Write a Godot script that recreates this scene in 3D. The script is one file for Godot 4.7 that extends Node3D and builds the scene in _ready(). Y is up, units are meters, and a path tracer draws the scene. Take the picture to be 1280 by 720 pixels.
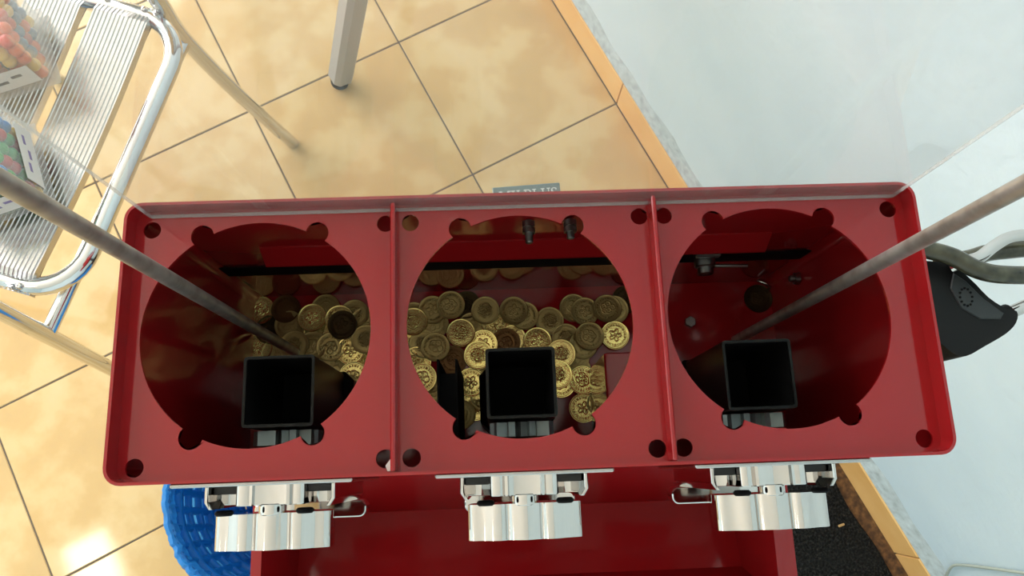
extends Node3D
# A red three-bay vending machine with its tops removed, seen from above beside a pale blue wall.
# Metres, y up. The top plate of the machine is at y = 1.

var used := {}
var M := {}
var rng := RandomNumberGenerator.new()

# ---------------------------------------------------------------- mesh builder
class Builder:
	var v := PackedVector3Array()
	var n := PackedVector3Array()
	var uv := PackedVector2Array()

	func tri(a: Vector3, b: Vector3, c: Vector3, na: Vector3, nb: Vector3, nc: Vector3, ua := Vector2.ZERO, ub := Vector2.ZERO, uc := Vector2.ZERO) -> void:
		var f := (b - a).cross(c - a)
		if f.length() < 1e-14:
			return
		if f.dot(na + nb + nc) > 0.0:
			v.append_array([a, c, b]); n.append_array([na, nc, nb]); uv.append_array([ua, uc, ub])
		else:
			v.append_array([a, b, c]); n.append_array([na, nb, nc]); uv.append_array([ua, ub, uc])

	func flat(a: Vector3, b: Vector3, c: Vector3, hint: Vector3) -> void:
		var f := (b - a).cross(c - a).normalized()
		if f.dot(hint) < 0.0:
			f = -f
		tri(a, b, c, f, f, f)

	func quad(a: Vector3, b: Vector3, c: Vector3, d: Vector3, hint: Vector3) -> void:
		flat(a, b, c, hint); flat(a, c, d, hint)

	func box(center: Vector3, size: Vector3, bevel := 0.0, basis := Basis.IDENTITY) -> void:
		var h := size / 2.0
		var b := minf(bevel, minf(h.x, minf(h.y, h.z)) * 0.9)
		var axes := [Vector3.RIGHT, Vector3.UP, Vector3.BACK]
		for a in 3:
			for s in [-1.0, 1.0]:
				var u: Vector3 = axes[(a + 1) % 3]
				var w: Vector3 = axes[(a + 2) % 3]
				var nn: Vector3 = axes[a] * s
				var hu: float = h[(a + 1) % 3] - b
				var hw: float = h[(a + 2) % 3] - b
				var o: Vector3 = nn * h[a]
				var q := [o - u * hu - w * hw, o + u * hu - w * hw, o + u * hu + w * hw, o - u * hu + w * hw]
				for i in 4:
					q[i] = center + basis * q[i]
				quad(q[0], q[1], q[2], q[3], basis * nn)
		if b <= 0.0:
			return
		for a in 3:
			for s in [-1.0, 1.0]:
				for t in [-1.0, 1.0]:
					var u: Vector3 = axes[(a + 1) % 3] * s
					var w: Vector3 = axes[(a + 2) % 3] * t
					var k: Vector3 = axes[a] * (h[a] - b)
					var p1: Vector3 = u * h[(a + 1) % 3] + w * (h[(a + 2) % 3] - b)
					var p2: Vector3 = u * (h[(a + 1) % 3] - b) + w * h[(a + 2) % 3]
					quad(center + basis * (p1 - k), center + basis * (p1 + k), center + basis * (p2 + k), center + basis * (p2 - k), basis * (u + w))
		for sx in [-1.0, 1.0]:
			for sy in [-1.0, 1.0]:
				for sz in [-1.0, 1.0]:
					var s := Vector3(sx, sy, sz)
					var e := (h - Vector3(b, b, b)) * s
					flat(center + basis * (e + Vector3(b * sx, 0, 0)), center + basis * (e + Vector3(0, b * sy, 0)), center + basis * (e + Vector3(0, 0, b * sz)), basis * s)

	# profile of Vector2(radius, height along axis); creases over about 40 degrees stay sharp
	func lathe(origin: Vector3, axis: Vector3, profile: Array, seg := 32) -> void:
		axis = axis.normalized()
		var u := axis.cross(Vector3.RIGHT if absf(axis.x) < 0.8 else Vector3.UP).normalized()
		var w := axis.cross(u)
		var ns := []
		for i in profile.size() - 1:
			var d: Vector2 = profile[i + 1] - profile[i]
			ns.append(Vector2(d.y, -d.x).normalized())
		for i in profile.size() - 1:
			var n0: Vector2 = ns[i]
			var n1: Vector2 = ns[i]
			if i > 0 and ns[i - 1].dot(ns[i]) > 0.75: n0 = (ns[i - 1] + ns[i]).normalized()
			if i < ns.size() - 1 and ns[i + 1].dot(ns[i]) > 0.75: n1 = (ns[i + 1] + ns[i]).normalized()
			var a: Vector2 = profile[i]
			var b: Vector2 = profile[i + 1]
			for k in seg:
				var r0 := u * cos(TAU * k / seg) + w * sin(TAU * k / seg)
				var r1 := u * cos(TAU * (k + 1) / seg) + w * sin(TAU * (k + 1) / seg)
				var p := [origin + r0 * a.x + axis * a.y, origin + r1 * a.x + axis * a.y, origin + r1 * b.x + axis * b.y, origin + r0 * b.x + axis * b.y]
				var q := [r0 * n0.x + axis * n0.y, r1 * n0.x + axis * n0.y, r1 * n1.x + axis * n1.y, r0 * n1.x + axis * n1.y]
				tri(p[0], p[1], p[2], q[0], q[1], q[2])
				tri(p[0], p[2], p[3], q[0], q[2], q[3])

	func rod(a: Vector3, b: Vector3, r: float, seg := 16, bevel := 0.0) -> void:
		var l := a.distance_to(b)
		var e := minf(bevel, r * 0.8)
		lathe(a, b - a, [Vector2(0, 0), Vector2(r - e, 0), Vector2(r, e), Vector2(r, l - e), Vector2(r - e, l), Vector2(0, l)] if e > 0 else [Vector2(0, 0), Vector2(r, 0), Vector2(r, l), Vector2(0, l)], seg)

	func tube(pts: Array, r: float, seg := 14, closed := false) -> void:
		var c := pts.size()
		var up := Vector3.ZERO
		var rings := []
		var cents := []
		var steps := c + 1 if closed else c
		for i in steps:
			var j := i % c
			var t: Vector3
			if closed: t = pts[(j + 1) % c] - pts[(j + c - 1) % c]
			else: t = pts[mini(j + 1, c - 1)] - pts[maxi(j - 1, 0)]
			t = t.normalized()
			if up == Vector3.ZERO:
				up = t.cross(Vector3.RIGHT if absf(t.x) < 0.8 else Vector3.UP).normalized()
			up = (up - t * up.dot(t)).normalized()
			var s := t.cross(up)
			var ring := []
			for k in seg:
				ring.append(up * cos(TAU * k / seg) + s * sin(TAU * k / seg))
			rings.append(ring); cents.append(pts[j])
		for i in steps - 1:
			for k in seg:
				var k1 := (k + 1) % seg
				var a0: Vector3 = rings[i][k]
				var a1: Vector3 = rings[i][k1]
				var b1: Vector3 = rings[i + 1][k1]
				var b0: Vector3 = rings[i + 1][k]
				var p: Vector3 = cents[i]
				var q: Vector3 = cents[i + 1]
				tri(p + a0 * r, p + a1 * r, q + b1 * r, a0, a1, b1)
				tri(p + a0 * r, q + b1 * r, q + b0 * r, a0, b1, b0)
		if not closed:
			for e in [0, steps - 1]:
				var t: Vector3 = (cents[0] - cents[1]) if e == 0 else (cents[e] - cents[e - 1])
				for k in seg:
					flat(cents[e], cents[e] + rings[e][k] * r, cents[e] + rings[e][(k + 1) % seg] * r, t)

	# polygon in its own plane (x, z of T), raised along T's y from h0 to h1, top edge bevelled
	func prism(poly: PackedVector2Array, h0: float, h1: float, T := Transform3D.IDENTITY, bevel := 0.0, smooth := false) -> void:
		var inner := poly
		if bevel > 0.0:
			var off := Geometry2D.offset_polygon(poly, -bevel, Geometry2D.JOIN_MITER)
			if off.size() == 1 and off[0].size() == poly.size():
				# match starting corner
				var best := 0
				var bd := 1e9
				for i in off[0].size():
					if off[0][i].distance_to(poly[0]) < bd:
						bd = off[0][i].distance_to(poly[0]); best = i
				inner = PackedVector2Array()
				for i in poly.size():
					inner.append(off[0][(best + i) % poly.size()])
				if inner[1].distance_to(poly[1]) > bevel * 4.0:
					inner = poly
					bevel = 0.0
			else:
				bevel = 0.0
		var up := T.basis.y.normalized()
		var caps := Geometry2D.triangulate_polygon(inner)
		for i in range(0, caps.size(), 3):
			var a := inner[caps[i]]
			var b := inner[caps[i + 1]]
			var c := inner[caps[i + 2]]
			flat(T * Vector3(a.x, h1, a.y), T * Vector3(b.x, h1, b.y), T * Vector3(c.x, h1, c.y), up)
		caps = Geometry2D.triangulate_polygon(poly)
		for i in range(0, caps.size(), 3):
			var a := poly[caps[i]]
			var b := poly[caps[i + 1]]
			var c := poly[caps[i + 2]]
			flat(T * Vector3(a.x, h0, a.y), T * Vector3(b.x, h0, b.y), T * Vector3(c.x, h0, c.y), -up)
		var m := poly.size()
		var area := 0.0
		for i in m:
			area += poly[i].cross(poly[(i + 1) % m])
		var cw := -1.0 if area > 0.0 else 1.0
		var en := []
		for i in m:
			var d := poly[(i + 1) % m] - poly[i]
			en.append(Vector2(-d.y, d.x).normalized() * cw)
		for i in m:
			var j := (i + 1) % m
			var na: Vector2 = en[i]
			var nb: Vector2 = en[i]
			if smooth:
				var pa: Vector2 = en[(i + m - 1) % m]
				var pb: Vector2 = en[j]
				if pa.dot(na) > 0.6: na = (pa + na).normalized()
				if pb.dot(nb) > 0.6: nb = (pb + nb).normalized()
			var a3 := T.basis * Vector3(na.x, 0, na.y)
			var b3 := T.basis * Vector3(nb.x, 0, nb.y)
			var p0 := T * Vector3(poly[i].x, h0, poly[i].y)
			var p1 := T * Vector3(poly[j].x, h0, poly[j].y)
			var p2 := T * Vector3(poly[j].x, h1 - bevel, poly[j].y)
			var p3 := T * Vector3(poly[i].x, h1 - bevel, poly[i].y)
			tri(p0, p1, p2, a3, b3, b3); tri(p0, p2, p3, a3, b3, a3)
			if bevel > 0.0:
				quad(p3, p2, T * Vector3(inner[j].x, h1, inner[j].y), T * Vector3(inner[i].x, h1, inner[i].y), a3 + b3 + up)

	# wall that follows a closed outline between two parallel loops
	func band(outer: PackedVector2Array, inner: PackedVector2Array, y0: float, y1: float) -> void:
		var m := outer.size()
		for i in m:
			var j := (i + 1) % m
			var o0 := Vector3(outer[i].x, 0, outer[i].y)
			var o1 := Vector3(outer[j].x, 0, outer[j].y)
			var i0 := Vector3(inner[i].x, 0, inner[i].y)
			var i1 := Vector3(inner[j].x, 0, inner[j].y)
			var a := Vector3.UP * y0
			var b := Vector3.UP * y1
			var n0 := (o0 - i0).normalized()
			var n1 := (o1 - i1).normalized()
			tri(o0 + a, o1 + a, o1 + b, n0, n1, n1); tri(o0 + a, o1 + b, o0 + b, n0, n1, n0)
			tri(i0 + a, i1 + a, i1 + b, -n0, -n1, -n1); tri(i0 + a, i1 + b, i0 + b, -n0, -n1, -n0)
			quad(o0 + b, o1 + b, i1 + b, i0 + b, Vector3.UP)
			quad(o0 + a, o1 + a, i1 + a, i0 + a, Vector3.DOWN)

	func ball(c: Vector3, r: float, rows := 10, seg := 14) -> void:
		var prof := []
		for i in rows + 1:
			var t := PI * i / rows
			prof.append(Vector2(sin(t) * r, -cos(t) * r))
		lathe(c, Vector3.UP, prof, seg)

	func mesh() -> Array:
		var lo := v[0]
		var hi := v[0]
		for p in v:
			lo = lo.min(p); hi = hi.max(p)
		var o := Vector3((lo.x + hi.x) / 2, lo.y, (lo.z + hi.z) / 2)
		for i in v.size():
			v[i] -= o
		var arr := []
		arr.resize(Mesh.ARRAY_MAX)
		arr[Mesh.ARRAY_VERTEX] = v; arr[Mesh.ARRAY_NORMAL] = n; arr[Mesh.ARRAY_TEX_UV] = uv
		var am := ArrayMesh.new()
		am.add_surface_from_arrays(Mesh.PRIMITIVE_TRIANGLES, arr)
		return [am, o]

# ---------------------------------------------------------------- nodes
func numbered(called: String) -> String:
	if not used.has(called):
		used[called] = 0
		return called
	used[called] += 1
	return "%s_%03d" % [called, used[called]]

func thing(called: String, at: Vector3, label: String, category: String, group := "", kind := "") -> Node3D:
	var o := Node3D.new()
	o.name = numbered(called)
	add_child(o)
	o.position = at
	tag(o, label, category, group, kind)
	return o

func tag(o: Node, label := "", category := "", group := "", kind := "") -> void:
	if label: o.set_meta("label", label)
	if category: o.set_meta("category", category)
	if group: o.set_meta("group", group)
	if kind: o.set_meta("kind", kind)

# commits a builder (world coordinates) as one mesh under parent
func obj(called: String, b: Builder, m: Material, parent: Node3D = self) -> MeshInstance3D:
	var r := b.mesh()
	var o := MeshInstance3D.new()
	o.mesh = r[0]
	o.material_override = m
	o.name = numbered(called) if parent == self else called
	parent.add_child(o, true)
	var up := Vector3.ZERO
	var p: Node = parent
	while p != self:
		up += (p as Node3D).position
		p = p.get_parent()
	o.position = r[1] - up
	return o

func mat(called: String, c: Color, rough := 0.5, metal := 0.0, spec := 0.5) -> StandardMaterial3D:
	var m := StandardMaterial3D.new()
	m.resource_name = called
	m.albedo_color = c; m.roughness = rough; m.metallic = metal; m.metallic_specular = spec
	M[called] = m
	return m

func noise_tex(freq: float, seed_: int, ramp: Array, size := 512, octaves := 4) -> NoiseTexture2D:
	var f := FastNoiseLite.new()
	f.seed = seed_; f.frequency = freq; f.fractal_octaves = octaves
	f.noise_type = FastNoiseLite.TYPE_SIMPLEX_SMOOTH
	var t := NoiseTexture2D.new()
	t.width = size; t.height = size; t.seamless = true; t.noise = f
	var g := Gradient.new()
	var offs := PackedFloat32Array()
	var cols := PackedColorArray()
	for r in ramp:
		offs.append(r[0]); cols.append(r[1])
	g.offsets = offs; g.colors = cols
	t.color_ramp = g
	return t

func triplanar(m: StandardMaterial3D, scale: float, world := true) -> void:
	m.uv1_triplanar = true
	m.uv1_world_triplanar = world
	m.uv1_scale = Vector3.ONE * scale

func rounded(x0: float, z0: float, x1: float, z1: float, r: float, seg := 6) -> PackedVector2Array:
	var p := PackedVector2Array()
	var cs := [Vector2(x1 - r, z1 - r), Vector2(x0 + r, z1 - r), Vector2(x0 + r, z0 + r), Vector2(x1 - r, z0 + r)]
	for k in 4:
		for i in seg + 1:
			var a := PI / 2 * (k + float(i) / seg)
			p.append(cs[k] + Vector2(cos(a), sin(a)) * r)
	return p

func circle(c: Vector2, r: float, seg := 24) -> PackedVector2Array:
	var p := PackedVector2Array()
	for i in seg:
		p.append(c + Vector2(cos(TAU * i / seg), sin(TAU * i / seg)) * r)
	return p

func curve(pts: Array, steps := 6) -> Array:
	var out := []
	for i in pts.size() - 1:
		var a: Vector3 = pts[maxi(i - 1, 0)]
		var b: Vector3 = pts[i]
		var c: Vector3 = pts[i + 1]
		var d: Vector3 = pts[mini(i + 2, pts.size() - 1)]
		for k in steps:
			out.append(b.cubic_interpolate(c, a, d, float(k) / steps))
	out.append(pts[-1])
	return out

# ---------------------------------------------------------------- the room's own axes: u along the wall, v away from it
const T3 := Vector3(0.4415, 0, 0.8973)
const N3 := Vector3(-0.8973, 0, 0.4415)
const JOINT := Vector3(0.2456, 0, -0.6380)
const PITCH := 0.327

func room(u: float, v: float, y: float) -> Vector3:
	return JOINT + T3 * u + N3 * v + Vector3.UP * y

func room_box(b: Builder, u0: float, u1: float, v0: float, v1: float, y0: float, y1: float, bevel := 0.0) -> void:
	b.box(room((u0 + u1) / 2, (v0 + v1) / 2, (y0 + y1) / 2), Vector3(u1 - u0, y1 - y0, v1 - v0), bevel, Basis(T3, Vector3.UP, N3))

func _ready() -> void:
	rng.seed = 7
	# camera
	var cam := Camera3D.new()
	cam.name = "camera"
	add_child(cam)
	cam.position = Vector3(-0.0204, 1.3976, 0.0699)
	cam.rotation = Vector3(-1.3360, -0.1234, 0.0888)
	cam.fov = 41.64
	cam.near = 0.01
	cam.far = 60.0
	cam.current = true
	# sky and exposure
	var we := WorldEnvironment.new()
	we.name = "world"
	var env := Environment.new()
	env.background_mode = Environment.BG_SKY
	var sky := Sky.new()
	var sm := ProceduralSkyMaterial.new()
	sm.sky_top_color = Color(0.62, 0.72, 0.85)
	sm.sky_horizon_color = Color(0.86, 0.89, 0.92)
	sm.ground_bottom_color = Color(0.45, 0.43, 0.4)
	sm.ground_horizon_color = Color(0.7, 0.69, 0.67)
	sm.energy_multiplier = 1.6
	sky.sky_material = sm
	env.sky = sky
	env.tonemap_mode = Environment.TONE_MAPPER_LINEAR
	env.tonemap_exposure = 1.0
	env.sdfgi_enabled = true
	env.ssao_enabled = true
	env.ssil_enabled = true
	we.environment = env
	add_child(we)
	# daylight through the open shopfront at the far end of the wall
	var day := AreaLight3D.new()
	day.name = "shopfront_daylight"
	day.area_size = Vector2(3.0, 2.3)
	day.area_normalize_energy = false
	day.light_energy = 2.75
	day.light_color = Color(1.0, 0.975, 0.955)
	day.shadow_enabled = true
	day.area_range = 12.0
	add_child(day)
	day.transform = Transform3D(Basis(N3, Vector3.UP, -T3).orthonormalized(), room(-2.55, 1.9, 1.2))

	materials()
	setting()
	machine()
	coins()
	cable_lock()
	slatted_chair()
	canisters()
	table()
	waste_basket()
	small_things()

# ---------------------------------------------------------------- materials
func materials() -> void:
	var m: StandardMaterial3D
	mat("red paint", Color(0.575, 0.085, 0.10), 0.1, 0.0, 0.5)
	mat("chrome", Color(0.80, 0.785, 0.77), 0.06, 1.0)
	mat("soft chrome", Color(0.72, 0.71, 0.70), 0.2, 1.0)
	mat("aluminium", Color(0.81, 0.80, 0.79), 0.2, 1.0)
	mat("brushed aluminium", Color(0.70, 0.71, 0.72), 0.45, 0.6)
	mat("polished aluminium", Color(0.84, 0.84, 0.84), 0.09, 1.0)
	mat("dull casting", Color(0.50, 0.54, 0.54), 0.45, 0.9)
	mat("zinc", Color(0.52, 0.53, 0.52), 0.35, 1.0)
	m = mat("steel rod", Color(0.72, 0.70, 0.68), 0.45, 0.75)
	m.albedo_texture = noise_tex(0.02, 3, [[0.0, Color(0.72, 0.69, 0.66)], [0.5, Color(0.9, 0.89, 0.87)], [1.0, Color(1, 1, 1)]], 256)
	triplanar(m, 12.0)
	mat("black plastic", Color(0.022, 0.024, 0.024), 0.35)
	m = mat("smoky plastic", Color(0.05, 0.047, 0.035), 0.3, 0.0, 0.3)
	mat("black rubber", Color(0.025, 0.025, 0.027), 0.8, 0.0, 0.3)
	m = mat("clear acrylic", Color(0.72, 0.73, 0.72, 0.12), 0.0, 0.0, 0.3)
	m.transparency = BaseMaterial3D.TRANSPARENCY_ALPHA
	m = mat("acrylic edge", Color(0.80, 0.80, 0.79, 0.32), 0.1, 0.0, 0.4)
	m.transparency = BaseMaterial3D.TRANSPARENCY_ALPHA
	m = mat("clear canister", Color(0.93, 0.95, 0.94, 0.1), 0.02, 0.0, 0.4)
	m.transparency = BaseMaterial3D.TRANSPARENCY_ALPHA
	# floor tiles, three firings of one glaze
	var tones := [[Color(0.825, 0.69, 0.475), Color(0.86, 0.745, 0.54)], [Color(0.835, 0.705, 0.495), Color(0.865, 0.755, 0.56)], [Color(0.82, 0.68, 0.46), Color(0.855, 0.735, 0.525)]]
	for i in 3:
		m = mat("glazed tile %d" % i, Color(1, 1, 1), 0.07)
		m.albedo_texture = noise_tex(0.006, 20 + i, [[0.0, tones[i][0].darkened(0.03)], [0.4, tones[i][0]], [0.65, tones[i][1]], [1.0, tones[i][1].lightened(0.06)]], 1024, 5)
		triplanar(m, 1.15)
	m = mat("skirting tile", Color(1, 1, 1), 0.22)
	m.albedo_texture = noise_tex(0.008, 31, [[0.0, Color(0.88, 0.66, 0.38)], [0.6, Color(0.93, 0.74, 0.47)], [1.0, Color(0.95, 0.78, 0.52)]], 512)
	triplanar(m, 1.5)
	m = mat("grout", Color(0.42, 0.37, 0.31), 0.9)
	m = mat("mortar", Color(1, 1, 1), 0.85)
	m.albedo_texture = noise_tex(0.03, 33, [[0.0, Color(0.56, 0.60, 0.60)], [0.4, Color(0.70, 0.75, 0.755)], [1.0, Color(0.80, 0.86, 0.865)]], 512)
	triplanar(m, 4.0)
	m = mat("wall paint", Color(1, 1, 1), 0.6, 0.0, 0.4)
	m.albedo_texture = noise_tex(0.004, 34, [[0.0, Color(0.775, 0.855, 0.89)], [0.5, Color(0.80, 0.875, 0.905)], [1.0, Color(0.82, 0.89, 0.915)]], 512)
	m.heightmap_enabled = true
	m.heightmap_texture = noise_tex(0.02, 35, [[0.0, Color.BLACK], [1.0, Color.WHITE]], 1024, 5)
	m.heightmap_scale = 0.06
	triplanar(m, 2.2)
	mat("ceiling paint", Color(0.90, 0.91, 0.90), 0.8)
	m = mat("black carpet", Color(1, 1, 1), 1.0, 0.0, 0.2)
	m.albedo_texture = noise_tex(0.075, 36, [[0.0, Color(0.06, 0.06, 0.058)], [0.55, Color(0.14, 0.14, 0.135)], [0.8, Color(0.20, 0.19, 0.18)], [1.0, Color(0.34, 0.32, 0.29)]], 1024, 2)
	m.heightmap_enabled = true
	m.heightmap_texture = noise_tex(0.075, 37, [[0.0, Color.BLACK], [1.0, Color.WHITE]], 1024, 2)
	m.heightmap_scale = 0.5
	triplanar(m, 2.2)
	m = mat("brown grime", Color(1, 1, 1), 0.8)
	m.albedo_texture = noise_tex(0.03, 38, [[0.0, Color(0.20, 0.14, 0.09)], [0.5, Color(0.38, 0.26, 0.15)], [1.0, Color(0.55, 0.40, 0.24)]], 512)
	triplanar(m, 4.0)
	mat("white card", Color(0.86, 0.85, 0.83), 0.6)
	mat("grey print", Color(0.38, 0.37, 0.37), 0.7)
	mat("lilac print", Color(0.55, 0.50, 0.66), 0.7)
	mat("name plate metal", Color(0.46, 0.52, 0.51), 0.4, 0.6)
	mat("white lettering", Color(0.85, 0.88, 0.86), 0.5)
	m = mat("vinyl sleeve", Color(1, 1, 1), 0.25)
	m.albedo_texture = noise_tex(0.02, 39, [[0.0, Color(0.13, 0.13, 0.09)], [0.5, Color(0.24, 0.24, 0.18)], [1.0, Color(0.34, 0.34, 0.26)]], 256)
	triplanar(m, 14.0)
	mat("lock plastic", Color(0.032, 0.034, 0.036), 0.5, 0.0, 0.35)
	mat("lock grey", Color(0.13, 0.15, 0.155), 0.5)
	m = mat("blue plastic", Color(0.05, 0.40, 0.70), 0.35)
	m = mat("blue film", Color(0.12, 0.52, 0.86, 0.35), 0.3, 0.0, 0.6)
	m.transparency = BaseMaterial3D.TRANSPARENCY_ALPHA
	m = mat("blue bag", Color(0.24, 0.60, 0.88), 0.14, 0.0, 0.6)
	m.backlight_enabled = true
	m.backlight = Color(0.4, 0.75, 0.95)
	m = mat("lamp diffuser", Color(1, 1, 1), 0.5)
	m.emission_enabled = true
	m.emission = Color(1.0, 0.98, 0.94)
	m.emission_energy_multiplier = 12.0
	mat("white metal", Color(0.85, 0.85, 0.84), 0.4)
	# struck coins: relief of a flower, beads and a raised ring
	var heads := [coin_relief(0), coin_relief(1), coin_relief(2)]
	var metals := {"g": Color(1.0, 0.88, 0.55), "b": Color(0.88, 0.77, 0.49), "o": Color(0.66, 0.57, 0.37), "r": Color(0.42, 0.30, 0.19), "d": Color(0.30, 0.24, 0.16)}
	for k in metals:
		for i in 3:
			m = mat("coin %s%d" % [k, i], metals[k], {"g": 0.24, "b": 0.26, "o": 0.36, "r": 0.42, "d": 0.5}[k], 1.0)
			m.heightmap_enabled = true
			m.heightmap_texture = heads[i]
			m.heightmap_scale = 0.09

func coin_relief(which: int) -> ImageTexture:
	var im := Image.create(192, 192, false, Image.FORMAT_RGB8)
	var f := FastNoiseLite.new()
	f.seed = 50 + which; f.frequency = 0.05
	for y in 192:
		for x in 192:
			var p := Vector2(x - 95.5, y - 95.5) / 96.0
			var r := p.length()
			var a := p.angle()
			var h := 0.25 + 0.05 * f.get_noise_2d(x, y)
			if r > 0.91: h = 0.95
			elif r > 0.70 and r < 0.85 and which != 1:
				# ring of worn lettering
				h += 0.4 if sin(a * 30.0 + which) * sin(a * 7.0 + 1.0) > 0.0 and absf(sin(r * 60.0 + a * 9.0)) > 0.35 else 0.0
			elif r < 0.64:
				var s1 := 0.0
				for q in 5:
					# overlapping petals or scrolls struck off centre
					var c := Vector2(cos(q * 1.257 + which), sin(q * 1.257 + which)) * (0.27 if which != 2 else 0.2 + 0.05 * q)
					var e := (p - c).rotated(-q * 1.257 - which)
					var d := Vector2(e.x, e.y * (1.5 if which == 0 else 0.9)).length()
					var rim := clampf(1.0 - absf(d - 0.2) * 14.0, 0.0, 1.0)
					s1 = maxf(s1, maxf(rim, 0.45 * clampf((0.2 - d) * 6.0, 0.0, 1.0)))
				h += 0.5 * s1 * (0.7 + 0.6 * f.get_noise_2d(x * 1.5, y * 1.5))
				if which == 1: h += 0.35 * clampf(f.get_noise_2d(x * 1.3, y * 1.3) * 4.0, 0.0, 1.0)
			im.set_pixel(x, y, Color(h, h, h))
	return ImageTexture.create_from_image(im)

# ---------------------------------------------------------------- the room
func setting() -> void:
	var b := Builder.new()
	room_box(b, -2.6, 2.4, -0.3, 3.7, -0.12, -0.0012)
	var fl := obj("floor", b, M["grout"])
	tag(fl, "cream glazed tile floor laid in a straight grid", "", "", "structure")
	b = Builder.new()
	b.box(Vector3.ZERO, Vector3(PITCH - 0.003, 0.009, PITCH - 0.003), 0.0012)
	var tm: ArrayMesh = b.mesh()[0]
	for i in range(-7, 7):
		for j in range(0, 11):
			var o := MeshInstance3D.new()
			o.mesh = tm
			o.material_override = M["glazed tile %d" % rng.randi_range(0, 2)]
			o.name = "tile"
			fl.add_child(o, true)
			o.transform = Transform3D(Basis(T3, Vector3.UP, N3).orthonormalized(), room((i + 0.5) * PITCH, (j + 0.5) * PITCH, -0.009) - fl.position)
	# painted wall along the right
	b = Builder.new()
	room_box(b, -2.6, 2.4, -0.30, -0.012, 0.0, 2.7)
	tag(obj("wall_right", b, M["wall paint"]), "pale blue painted plaster wall beside the machine", "", "", "structure")
	# the other walls of the shop, outside the photograph
	b = Builder.new()
	room_box(b, 2.4, 2.55, -0.3, 3.7, 0.0, 2.7)
	tag(obj("wall_front", b, M["wall paint"]), "pale blue wall at the inner end of the shop", "", "", "structure")
	b = Builder.new()
	room_box(b, -2.6, 2.4, 3.6, 3.75, 0.0, 2.7)
	tag(obj("wall_left", b, M["wall paint"]), "pale blue wall across the shop from the machine", "", "", "structure")
	b = Builder.new()
	room_box(b, -2.75, -2.6, -0.3, 0.35, 0.0, 2.7)
	room_box(b, -2.75, -2.6, 3.45, 3.75, 0.0, 2.7)
	room_box(b, -2.75, -2.6, 0.35, 3.45, 2.4, 2.7)
	tag(obj("wall_back", b, M["wall paint"]), "pale blue wall around the open shopfront", "", "", "structure")
	b = Builder.new()
	room_box(b, -2.75, 2.55, -0.3, 3.75, 2.7, 2.82)
	tag(obj("ceiling", b, M["ceiling paint"]), "white painted shop ceiling", "", "", "structure")
	# skirting: one tile after another, mortar sloped from their top edge to the wall
	b = Builder.new()
	room_box(b, -2.6, 2.4, -0.012, -0.0045, 0.0, 0.074)
	var sk := obj("baseboard_right", b, M["mortar"])
	tag(sk, "tan tile skirting along the foot of the blue wall", "", "", "structure")
	b = Builder.new()
	b.box(Vector3.ZERO, Vector3(PITCH - 0.0025, 0.077, 0.008), 0.001)
	var sm: ArrayMesh = b.mesh()[0]
	for i in range(-7, 7):
		var o := MeshInstance3D.new()
		o.mesh = sm
		o.material_override = M["skirting tile"]
		o.name = "skirting_tile"
		sk.add_child(o, true)
		o.transform = Transform3D(Basis(T3, Vector3.UP, N3).orthonormalized(), room((i + 0.5) * PITCH, -0.004, 0.0005) - sk.position)
	b = Builder.new()
	var steps := 120
	for i in steps:
		var u0 := -2.3 + 4.6 * i / steps
		var u1 := -2.3 + 4.6 * (i + 1) / steps
		var h0 := 0.112 + 0.005 * sin(i * 1.7) + 0.004 * sin(i * 0.61)
		var h1 := 0.112 + 0.005 * sin((i + 1) * 1.7) + 0.004 * sin((i + 1) * 0.61)
		b.quad(room(u0, -0.003, 0.0775), room(u1, -0.003, 0.0775), room(u1, -0.0122, h1), room(u0, -0.0122, h0), N3 + Vector3.UP)
	tag(obj("mortar_fillet", b, M["mortar"], sk), "rough grey mortar above the skirting tiles")
	# ceiling lamp whose mirror image shows in the floor glaze
	var at := Vector3(-2.05, 2.64, 0.47)
	var lamp := thing("ceiling_lamp", at, "square white ceiling lamp over the shop floor", "lamp")
	b = Builder.new()
	b.box(at + Vector3(0, 0.045, 0), Vector3(0.34, 0.03, 0.28), 0.004, Basis(T3, Vector3.UP, N3))
	obj("lamp_frame", b, M["white metal"], lamp)
	b = Builder.new()
	b.box(at + Vector3(0, 0.022, 0), Vector3(0.28, 0.014, 0.22), 0.004, Basis(T3, Vector3.UP, N3))
	obj("lamp_diffuser", b, M["lamp diffuser"], lamp)
	var l := AreaLight3D.new()
	l.name = "lamp_light"
	l.area_size = Vector2(0.28, 0.22)
	l.area_normalize_energy = false
	l.light_energy = 2.5
	l.light_color = Color(1.0, 0.98, 0.94)
	l.shadow_enabled = true
	l.area_range = 8.0
	lamp.add_child(l)
	l.transform = Transform3D(Basis(T3, N3 * -1.0, Vector3.UP).orthonormalized(), Vector3(0, 0.008, 0))

# ---------------------------------------------------------------- the vending machine
const BAY := 0.14
const OFF := -0.005

func bay_outline(k: int) -> PackedVector2Array:
	var c := Vector2(k * BAY + OFF, -0.005)
	var p := circle(c, 0.0605, 96)
	for sx in [-1.0, 1.0]:
		for sz in [-1.0, 1.0]:
			var r := Geometry2D.merge_polygons(p, circle(c + Vector2(0.031 * sx, 0.0538 * sz), 0.0062, 24))
			p = r[0]
	return p

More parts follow.
